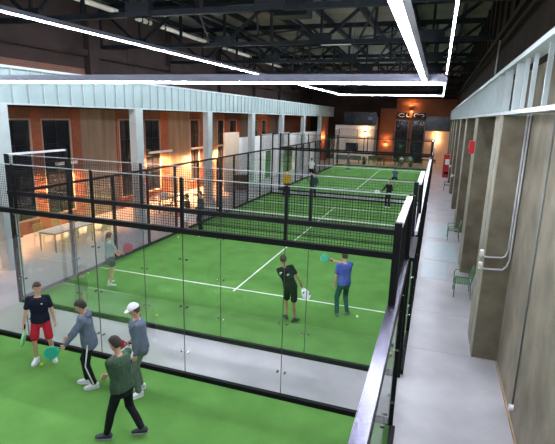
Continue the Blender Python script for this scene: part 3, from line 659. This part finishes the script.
def person(label, loc, heading, H=1.78, pelvis=(0, 0, None), chest=(0, 0.02), twist=0, sway=0, feet=(((-.11, 0), 0), ((.11, 0), 0)), heel=(0, 0),
           hands=None, look=(0, 1, -.1), fist=(False, False), palms=None, top='navy', top_kind='tee', bottom='ink', bottom_kind='trousers', shoe='white',
           hair='hair', hair_kind='short', skin='skin', cap=None, vox=0.011, build=1.0, group='people in the hall', knee_out=.12, elbow=None, stripe=None, hood=False, logo=False):
    k = H / 1.805
    h = R(heading); fw = V((cos(h), sin(h), 0)); rt = V((sin(h), -cos(h), 0)); up = V((0, 0, 1))
    O = V((0, 0, 0))
    def W(r, f, u): return O + rt * (r * k) + fw * (f * k) + up * (u * k)
    pz = pelvis[2] if pelvis[2] else .958
    pel = W(pelvis[0], pelvis[1], pz)
    nb = W(pelvis[0] + sway, pelvis[1] + chest[0], pz + .545 - chest[1])          # base of neck
    sp = (nb - pel).normalized()
    t = R(twist); r2 = (rt * cos(t) - fw * sin(t)); r2 = (r2 - sp * r2.dot(sp)).normalized(); f2 = sp.cross(r2) * -1
    f2 = up.cross(r2) if False else (r2.cross(sp) * -1); f2 = sp.cross(r2)
    r1 = (rt - sp * rt.dot(sp)).normalized(); f1 = sp.cross(r1)
    bw = build
    sh = [nb - sp * .055 * k + r2 * (s * .178 * k * bw) for s in (-1, 1)]
    hip = [pel + r1 * (s * .092 * k) - sp * .02 * k for s in (-1, 1)]
    # head
    lk = V((0, 0, 0)) + rt * look[0] + fw * look[1] + up * look[2]; lk.normalize()
    hup = (up * .8 + sp * .35); hup = (hup - lk * hup.dot(lk)).normalized(); hr = lk.cross(hup)
    hc = nb + sp * .09 * k + (up * .6 + sp * .4).normalized() * .085 * k + lk * .03 * k
    # legs
    L1, L2 = .435 * k, .43 * k
    ank, kn, toe = [], [], []
    for i in (0, 1):
        (fx, fy), yaw = feet[i]; lift = heel[i]
        y = R(heading + yaw); td = V((cos(y), sin(y), 0))
        a = W(fx, fy, .097 + lift)
        kk, a = ik(hip[i], a, L1, L2, fw + (rt if i else -rt) * knee_out)
        ank.append(a); kn.append(kk); toe.append((td - up * (lift * 2.2)).normalized())
    # arms
    A1, A2 = .285 * k, .25 * k
    hands = hands or [(-.27, .03, .83), (.27, .03, .83)]
    elb, wr = [], []
    for i in (0, 1):
        tgt = W(*hands[i]); po = -fw + (rt if i else -rt) * .55 - up * .3
        if elbow and elbow[i]: po = rt * elbow[i][0] + fw * elbow[i][1] + up * elbow[i][2]
        e, w = ik(sh[i], tgt, A1, A2, po); elb.append(e); wr.append(w)
    def torso(mb, g, z0=-.12, z1=1.0, neck=True):
        prof = [(-.13, .150, .105), (-.05, .168, .118), (.06, .160, .112), (.17, .142, .100), (.29, .160, .112), (.40, .178, .116), (.47, .165, .100), (.515, .105, .075), (.545, .062, .058)]
        rs = []
        for z, rx, ry in prof:
            if z < z0 - 1e-6 or z > z1 + 1e-6: continue
            u = max(0, min(1, (z + .05) / .45)); ax = r1.lerp(r2, u).normalized(); ay = f1.lerp(f2, u).normalized()
            c = pel + sp * (z * k) + ay * ((.012 if z > .2 else 0) * k)
            rs.append(mb.ring(c, ax, ay, 20, (rx * bw + g) * k, (ry * bw + g) * k))
        mb.loft(rs)
    # ---- body (one continuous skin surface)
    B = MB(); torso(B, -.012)
    B.capsule(nb - sp * .03 * k, hc - hup * .05 * k - lk * .01 * k, .055 * k, .052 * k)
    B.ell(hc + hup * .015 * k, hr * .078 * k, lk * .098 * k, hup * .112 * k, n=20, m=13)
    B.ell(hc - hup * .055 * k + lk * .028 * k, hr * .054 * k, lk * .060 * k, hup * .062 * k)
    B.capsule(hc + lk * .088 * k + hup * .008 * k, hc + lk * .108 * k - hup * .022 * k, .008 * k, .013 * k, 8)
    for s in (-1, 1): B.ell(hc + hr * s * .076 * k - lk * .006 * k - hup * .005 * k, hr * .009 * k, lk * .018 * k, hup * .030 * k, n=8, m=7)
    grips = []
    for i in (0, 1):
        B.capsule(nb - sp * .04 * k, sh[i], .045 * k, .048 * k); B.capsule(sh[i], elb[i], .051 * k, .041 * k); B.capsule(elb[i], wr[i], .044 * k, .028 * k)
        d = (wr[i] - elb[i]).normalized()
        pn = (rt * palms[i][0] + fw * palms[i][1] + up * palms[i][2]) if palms and palms[i] else ((-rt if i else rt) * 1.0 + fw * .1)
        th = fw + up * .3
        if abs(th.normalized().dot(d)) > .9 or palms and palms[i] and len(palms[i]) > 3: th = up
        grips.append((add_hand(B, wr[i] + d * .012, d, pn, th, k, 40, fist[i]), d, pn))
        B.capsule(hip[i], kn[i], .078 * k, .052 * k); B.capsule(kn[i], ank[i] , .050 * k, .034 * k)
        mid = kn[i].lerp(ank[i], .3) - fw * .012 * k; B.capsule(mid, kn[i].lerp(ank[i], .5), .052 * k, .044 * k)
        B.capsule(ank[i] - up * .045 * k - toe[i] * .02 * k, ank[i] - up * .055 * k + toe[i] * .12 * k, .032 * k, .026 * k)
    root = mobj('person', remesh(B, min(vox, .0075) if vox < .01 else vox, 3), M[skin]); root.location = loc
    tag(root, label, 'person', group)
    P = lambda nm, me, m: mobj(nm, me, m, root)
    # ---- clothes
    T = MB(); torso(T, .023, -.05 if top_kind != 'hoodie' else -.13, .52)
    for i in (0, 1): T.capsule(nb - sp * .035 * k - r2 * (.03 if i == 0 else -.03) * k, sh[i] + sp * .004, .048 * k, .056 * k)
    for i in (0, 1):
        if top_kind == 'tee':
            e = sh[i].lerp(elb[i], .62); T.capsule(sh[i], e, .061 * k * bw, .064 * k)
        else:
            T.capsule(sh[i], elb[i], .068 * k * bw, .056 * k); T.capsule(elb[i], elb[i].lerp(wr[i], .93), .056 * k, .040 * k)
            T.capsule(elb[i].lerp(wr[i], .9), elb[i].lerp(wr[i], .95), .041 * k, .039 * k)
    if top_kind == 'hoodie':
        T.ell(nb - f2 * .075 * k - sp * .01 * k, r2 * .12 * k, f2 * .062 * k, sp * .065 * k)
    shirt = P({'tee': 'tee_shirt', 'hoodie': 'hoodie', 'sweat': 'sweatshirt'}[top_kind], remesh(T, vox * 1.1, 5, .010 * k if vox < .015 else 0, heading), M[top])
    if logo:
        lg = MB(); c = pel + sp * .40 * k + f2 * .134 * k * bw + r2 * -.07 * k; lg.ell(c, r2 * .022, f2 * .006, sp * .016, n=10, m=5); lg.build('chest_logo', M['white'], shirt)
    Q = MB(); g = .016
    rs = []
    for z, rx, ry in ((-.15, .135, .10), (-.10, .160, .115), (-.03, .168, .118), (.04, .160, .112)):
        rs.append(Q.ring(pel + sp * (z * k), r1, f1, 20, (rx * bw + g * .8) * k, (ry * bw + g * .8) * k))
    Q.loft(rs)
    for i in (0, 1):
        if bottom_kind == 'shorts':
            e = hip[i].lerp(kn[i], .80); Q.capsule(hip[i], e, .098 * k, .092 * k, 16)
        elif bottom_kind == 'skirt':
            e = hip[i].lerp(kn[i], .45); Q.capsule(hip[i], e, .105 * k, .115 * k, 16)
        else:
            Q.capsule(hip[i], kn[i], .100 * k, .076 * k); Q.capsule(kn[i], ank[i].lerp(kn[i], .06), .076 * k, .060 * k)
    P('shorts' if bottom_kind == 'shorts' else 'skirt' if bottom_kind == 'skirt' else 'trousers', remesh(Q, vox * 1.1, 4, .009 * k if vox < .015 else 0, heading + 3), M[bottom])
    if stripe:
        for i in (0, 1):
            s = 1 if i else -1; o_ = r1 * s
            st = MB()
            pts = [(hip[i] + o_ * .100 * k, 1), (kn[i] + o_ * .078 * k, 1), (ank[i].lerp(kn[i], .06) + o_ * .062 * k, 1)]
            vs = []
            for a, b in ((0, 1), (1, 2)):
                st.capsule(pts[a][0], pts[b][0], .013 * k, .013 * k, 8)
            st.build('side_stripe', M[stripe], root, True)
    for i in (0, 1):
        S = MB(); a = ank[i]; td = toe[i]; lx = up.cross(td).normalized(); u2 = td.cross(lx) * 1
        lx2 = lx; bz = -.05 * k
        sole = a + u2 * bz
        rs = []
        for (f, w, hh, cz) in ((-.085, .020, .03, .01), (-.07, .036, .05, .012), (0, .040, .062, .020), (.06, .044, .045, .004), (.13, .046, .034, -.006), (.175, .036, .026, -.012), (.195, .016, .014, -.018)):
            rs.append(S.ring(sole + td * f * k + u2 * cz * k, lx2, u2, 14, w * k * 1.08, hh * k))
        S.loft(rs)
        if vox < .02: S.capsule(a - u2 * .02 * k, a + up * .01, .046 * k, .044 * k)
        so = P('shoe', remesh(S, max(vox * .9, .008), 2), M[shoe])
        if vox < .011:
            q = MB(); q.loft([[sole + td * (f * k) + lx2 * (w * k) + u2 * (-.038 * k + dz) for f, w in ((-.085, -.02), (-.085, .02), (-.05, .04), (.13, .05), (.19, .02), (.19, -.02), (.13, -.05), (-.05, -.04))] for dz in (-.012, .004)]); q.build('sole', M['greyshoe' if shoe != 'white' else 'white'], so)
    # ---- hair / cap / face
    def headshell(gx, cut):
        m = MB(); n, mm = 24, 16; rs = []
        for j in range(mm):
            t = -pi / 2 + pi * (j + .2) / (mm - .6); t = min(t, pi / 2 - .05); rr = []
            for q in range(n):
                a = 2 * pi * q / n; x = cos(t) * cos(a); y = cos(t) * sin(a); z = sin(t)
                sc = gx if z > cut(x, y) else .80
                rr.append(hc + hup * .015 * k + hr * (x * .083 * k * sc) + lk * (y * .103 * k * sc) + hup * (z * .117 * k * sc))
            rs.append(rr)
        m.loft(rs); return m
    if hair_kind:
        cut = (lambda x, y: .42 if y > .25 else (-.15 if y > -.2 else -.55))
        m = headshell(1.09, cut)
        if hair_kind == 'long' or hair_kind == 'ponytail':
            b = hc - lk * .10 * k + hup * .02 * k
            m.capsule(b, b - up * .10 * k - lk * .03 * k, .03 * k, .028 * k); m.capsule(b - up * .10 * k - lk * .03 * k, b - up * .24 * k - lk * .02 * k, .028 * k, .012 * k)
        if hair_kind == 'quiff':
            m.ell(hc + hup * .105 * k + lk * .05 * k, hr * .06 * k, lk * .06 * k, hup * .035 * k)
        P('hair', remesh(m, .008 if vox < .011 else .012, 2, .004, 2), M[hair])
    if cap:
        m = headshell(1.16, lambda x, y: .16); c = P('cap', remesh(m, .008, 3), M[cap])
        br = MB(); b0 = hc + hup * .045 * k
        arc = [(-.075, .05), (-.07, .10), (-.05, .15), (0, .17), (.05, .15), (.07, .10), (.075, .05)]
        br.loft([[b0 + hr * x * k + lk * y * k + hup * (dz - y * .12) * k for x, y in arc] for dz in (0, .012)]); br.build('cap_brim', M[cap], c)
    if vox < .016:
        for s in (-1, 1):
            e = MB(); e.ell(hc + hr * s * .030 * k + lk * .084 * k + hup * .014 * k, hr * .012 * k, lk * .007 * k, hup * .006 * k, n=10, m=7); e.build('eye', M['eye'], root, True)
            e = MB(); e.ell(hc + hr * s * .030 * k + lk * .090 * k + hup * .034 * k, hr * .018 * k, lk * .005 * k, hup * .004 * k, n=10, m=5); e.build('eyebrow', M[hair], root, True)
        e = MB(); e.ell(hc + lk * .088 * k - hup * .052 * k, hr * .022 * k, lk * .007 * k, hup * .006 * k, n=10, m=5); e.build('mouth', M['lip'], root, True)
    G = [(V(loc) + g, d, p) for g, d, p in grips]
    return root, G

def racket(label, grip, axis, normal, mat, s=1.0, group='padel rackets'):
    """grip: where the fist closes; axis: from handle to head"""
    z = V(axis).normalized(); y = V(normal); y = (y - z * y.dot(z)).normalized(); x = y.cross(z)
    o = thing('padel_racket', label, 'racket', V(grip) - z * .07, 0, group)
    o.rotation_euler = Matrix((x, y, z)).transposed().to_euler()
    MB().cyl((0, 0, 0), (0, 0, .14), .016, 12).build('grip', M['ink'], o)
    pts = []
    for a in range(0, 360, 12):
        rx = .125 * s * sin(R(a)); rz = .14 * s * cos(R(a)); pts.append((rx * (1 if rz > 0 else .93), .305 + rz))
    f = MB(); f.prism([(px * .93, .305 + (pz - .305) * .93) for px, pz in pts], -.017, .017); f.build('racket_face', M[mat], o)
    fr = MB(); fr.tube([(px, 0, pz) for px, pz in pts + pts[:1]], .019, 8); fr.build('racket_frame', M[mat], o, True)
    th = MB(); th.cyl((0, 0, .12), (-.07, 0, .20), .013, 8); th.cyl((0, 0, .12), (.07, 0, .20), .013, 8); th.build('throat', M[mat], o)
    hl = MB()
    for i in range(-3, 4):
        for j in range(-3, 4):
            if i * i + j * j < 11: hl.cyl((i * .026, -.0175, .305 + j * .028), (i * .026, .0175, .305 + j * .028), .0055, 8)
    hl.build('holes', M['ink'], o)
    return o

Z0 = .026
# people on the foreground court
NEAR = 'players on the foreground court'
_, G = person('person in a navy t-shirt and red shorts facing the viewer, leftmost on the foreground court', (-7.0, -2.22, Z0), -52, 1.76, chest=(.03, .01),
    feet=(((-.20, .0), 14), ((.14, .03), -16)), hands=[(-.30, .06, .80), (.31, .14, .84)], look=(-.30, 1, -.12), fist=(False, True), top='navy', bottom='shorts_red', bottom_kind='shorts',
    hair='hair_brown', hair_kind='quiff', vox=.009, logo=True, group=NEAR)
racket('lime green racket hanging down from the hand of the person in red shorts', G[1][0], (-.02, -.22, -1), (.80, .52, 0), 'racket_lime', .9)
_, G = person('person in a blue-grey hoodie and black side-striped trousers, holding a green racket', (-5.47, -2.58, Z0), 212, 1.77, build=1.06, chest=(.06, .015),
    feet=(((-.10, -.06), 12), ((.10, .10), -8)), hands=[(-.22, .40, .97), (.14, .38, 1.0)], look=(-.05, 1, -.45), fist=(True, False), palms=[(1, 0, -.2), (-1, 0, 0)], top='denim', top_kind='hoodie',
    hood=True, bottom='ink', stripe='white', hair='hair', vox=.009, group=NEAR)
racket('green round racket held out in front by the person in the hoodie', G[0][0], (-.75, -.45, -.42), (.55, -.8, .25), 'racket_green', .84)
_, G = person('person in a white cap, grey-blue sweatshirt and sage trousers, standing by the glass wall', (-4.46, -2.42, Z0), 216, 1.80, build=1.14, chest=(.04, .01),
    feet=(((-.13, .06), 16), ((.13, .02), -10)), hands=[(-.25, .10, .80), (.08, .15, 1.03)], look=(-.1, 1, -.35), fist=(False, True), palms=[None, (-1, 0, 0)], top='slate', top_kind='sweat',
    bottom='sage', hair='hair_brown', hair_kind='short', cap='white', vox=.009, logo=True, group=NEAR)
racket('red racket held in front of the person in the white cap', G[1][0], (-.88, -.25, -.12), (.5, -.8, .2), 'racket_red', .85)
person('person in a dark green t-shirt and black trousers walking left, nearest the viewer', (-3.98, -3.57, Z0), 170, 1.77, build=1.14, chest=(.05, .012), twist=-4,
    feet=(((-.17, .22), 30), ((.17, -.22), 26)), heel=(0, .07), hands=[(.06, .26, 1.0), (.0, .30, 1.06)], elbow=((-1, .1, -.45), (1, -.2, -.5)), palms=[(.2, -1, .2), (-.2, -1, .2)], look=(-.25, 1, -.3), top='bottle', bottom='ink', shoe='darkshoe',
    hair='hair', skin='skin', vox=.009, group=NEAR)
# people on the middle court
MID = 'players on the middle court'
_, G = person('person with a dark ponytail in a pale top and grey skirt', (-8.58, 1.86, Z0), 72, 1.66, feet=(((-.16, .06), 6), ((.10, -.10), -40)),
    hands=[(-.10, .30, 1.0), (.20, .33, 1.05)], look=(-.15, 1, -.2), fist=(False, True), top='mint', bottom='charcoal', bottom_kind='skirt', hair_kind='ponytail', skin='skin', vox=.012, build=.88, group=MID)
racket('maroon racket raised by the person with the ponytail', G[1][0], (.45, .25, .55), (.6, -.8, .2), 'racket_maroon')
_, G = person('person in a black t-shirt and black shorts leaning left, seen from behind', (-2.84, 1.52, Z0), 100, 1.77, sway=-.17, chest=(.02, .02), feet=(((-.09, .10), 30), ((.14, -.06), -40)),
    hands=[(-.12, .32, 1.0), (.40, .12, .80)], look=(.1, 1, -.15), fist=(False, True), top='ink', bottom='ink', bottom_kind='shorts', shoe='darkshoe', hair='hair_brown', skin='skin_tan', vox=.012, logo=False, group=MID)
racket('white racket hanging beside the person in black', G[1][0], (.45, -.1, -.7), (.75, -.6, .3), 'racket_white', .85)
_, G = person('person in a royal blue t-shirt and dark green trousers pointing a racket to the left', (-1.64, 2.36, Z0), 134, 1.77, build=1.1, chest=(.02, .01), feet=(((-.15, .03), -30), ((.15, .0), -50)),
    hands=[(-.24, .10, .84), (-.10, .55, 1.42)], look=(.15, 1, -.1), fist=(False, True), top='royal', bottom='teal', shoe='slate', hair='hair_brown', skin='skin', vox=.012, group=MID)
racket('teal green racket stretched out by the person in royal blue', G[1][0], (-.85, .45, .02), (.55, -.8, .2), 'racket_green', .8)
person('tall person in dark clothes standing with a companion by the left fence', (-9.25, 8.75, Z0), 230, 1.84, hands=[(-.1, .3, 1.05), (.26, .05, .85)], top='charcoal', top_kind='sweat', bottom='ink', shoe='darkshoe', vox=.016, group=MID)
_, G = person('person in a brown top and white shorts beside the left fence of the middle court', (-9.68, 8.35, Z0), 200, 1.74, hands=[(-.24, .2, .95), (.24, .05, .85)], fist=(True, False), top='brownshirt', bottom='white', bottom_kind='shorts', vox=.016, hair='hair_brown', skin='skin_tan', group=MID)
racket('red racket held by the person in white shorts at the left fence', G[0][0], (.1, -1, .2), (.8, 0, .2), 'racket_red')
person('person in a mustard yellow jersey and black trousers on the middle court', (-8.6, 19.0, Z0), 300, 1.80, feet=(((-.2, 0), 10), ((.2, 0), -10)), hands=[(-.24, .2, 1.0), (.24, .15, .9)], top='mustard', top_kind='sweat', bottom='ink', shoe='darkshoe', vox=.02, group=MID)
person('person in a dark teal top and black trousers right of the yellow jersey', (-6.8, 19.1, Z0), 250, 1.72, hands=[(-.24, .2, 1.0), (.24, .2, 1.0)], top='teal', top_kind='sweat', bottom='ink', shoe='greyshoe', vox=.02, group=MID)
_, G = person('person all in black swinging a pale racket at the far right of the middle court', (-2.1, 18.3, Z0), 240, 1.72, hands=[(-.2, .2, 1.0), (.38, .30, .95)], fist=(False, True), top='ink', top_kind='sweat', bottom='ink', hair_kind='ponytail', vox=.02, build=.92, group=MID)
racket('pale racket held out by the person all in black', G[1][0], (-.95, -.1, .1), (.1, -.6, .8), 'racket_white')
FAR = 'players on the farthest court'
person('person in a white t-shirt and black shorts at the left of the farthest court', (-9.4, 28.1, Z0), 80, 1.84, hands=[(-.24, .2, .95), (.26, .25, 1.0)], top='white', bottom='ink', bottom_kind='shorts', hair='hair_brown', vox=.02, group=FAR)
person('person in a steel blue top crouching ready on the right of the farthest court', (-2.6, 28.0, Z0), 95, 1.74, pelvis=(0, -.12, .74), chest=(.22, .08), feet=(((-.26, .05), 15), ((.26, .0), -15)), hands=[(-.12, .42, .85), (.16, .45, .85)], top='steelblue', bottom='ink', bottom_kind='shorts', shoe='darkshoe', vox=.02, group=FAR)
person('person in a plum top and teal trousers at the far end of the farthest court', (-7.8, 36.2, Z0), 270, 1.74, hands=[(-.16, .3, 1.05), (.2, .3, 1.0)], top='plum', bottom='teal', vox=.024, group=FAR)
person('person in an aqua top leaning forward beyond the far glass wall', (-2.2, 42.9, 0), 150, 1.75, pelvis=(0, -.05, .88), chest=(.22, .08), hands=[(-.16, .45, .9), (.2, .4, .9)], top='aqua', bottom='charcoal', vox=.024, group='people in the far lounge')
person('person in white sitting in the far lounge before the doors', (-3.2, 43.4, 0), 250, 1.74, pelvis=(0, 0, .56), chest=(.05, .01), feet=(((-.12, .42), 0), ((.12, .42), 0)), hands=[(-.14, .36, .72), (.14, .36, .72)], top='white', bottom='charcoal', vox=.024, group='people in the far lounge')
# balls
def ball(x, y, label, m='ball', z=Z0):
    o = tag(MB().ell((0, 0, 0), V((.034, 0, 0)), V((0, .034, 0)), V((0, 0, .034)), n=18, m=13).build('tennis_ball', M[m], None, True), label, 'ball', 'loose balls'); o.location = (x, y, z + .034)
    s = MB(); s.tube([(.0345 * cos(a) * math.sqrt(1 - (.55 * sin(2 * a)) ** 2), .0345 * sin(a) * math.sqrt(1 - (.55 * sin(2 * a)) ** 2), .0345 * .55 * sin(2 * a)) for a in [2 * pi * i / 36 for i in range(37)]], .0014, 5); s.build('seam', M['line'], o)
ball(-6.88, -2.40, 'yellow ball on the turf at the feet of the person in red shorts')
ball(-9.85, 2.35, 'yellow ball by the left edge of the middle court behind the person with the ponytail')
ball(-1.25, 2.41, 'pale ball on the middle court right of the person in royal blue', 'ball_pale')
ball(-6.07, .48, 'yellow ball close behind the glass wall near the person in the white cap')
ball(-.16, .95, 'yellow ball in the near right corner of the middle court')
ball(-.22, .75, 'second yellow ball in the near right corner of the middle court')
ball(-9.6, 7.4, 'yellow ball by the left fence near the pair standing together')
ball(-8.9, 7.9, 'pale ball on the turf in front of the pair by the left fence', 'ball_pale')

# ------------------------------------------------------------------ light, camera
w = bpy.data.worlds.new('World'); scene.world = w; w.use_nodes = True
w.node_tree.nodes['Background'].inputs['Color'].default_value = (.02, .022, .03, 1); w.node_tree.nodes['Background'].inputs['Strength'].default_value = .3
cam = bpy.data.cameras.new('camera'); co = bpy.data.objects.new('camera', cam); COL.objects.link(co)
cx, cy, cz, yw, pt, rl, f = 0.2833, -8.831, 5.1154, -0.3268, 0.2273, 0.0283, 457.15
fwd = V((sin(yw) * cos(pt), cos(yw) * cos(pt), -sin(pt))); rt0 = V((cos(yw), -sin(yw), 0)); up0 = rt0.cross(fwd)
rt1 = rt0 * cos(rl) + up0 * sin(rl); up1 = up0 * cos(rl) - rt0 * sin(rl)
mw = Matrix((rt1, up1, -fwd)).transposed().to_4x4(); mw.translation = (cx, cy, cz); co.matrix_world = mw
cam.sensor_width = 36; cam.lens = f * 36 / 555; cam.clip_start = .05; cam.clip_end = 200
scene.camera = co
vs = scene.view_settings
scene.display_settings.display_device = 'sRGB'; vs.view_transform = 'Standard'; vs.look = 'None'; vs.gamma = 1; vs.exposure = 1.75; vs.use_curve_mapping = False
cy_ = scene.cycles
cy_.use_denoising = True; cy_.max_bounces = 8; cy_.diffuse_bounces = 4; cy_.transparent_max_bounces = 32; cy_.sample_clamp_indirect = 6
cy_.caustics_reflective = False
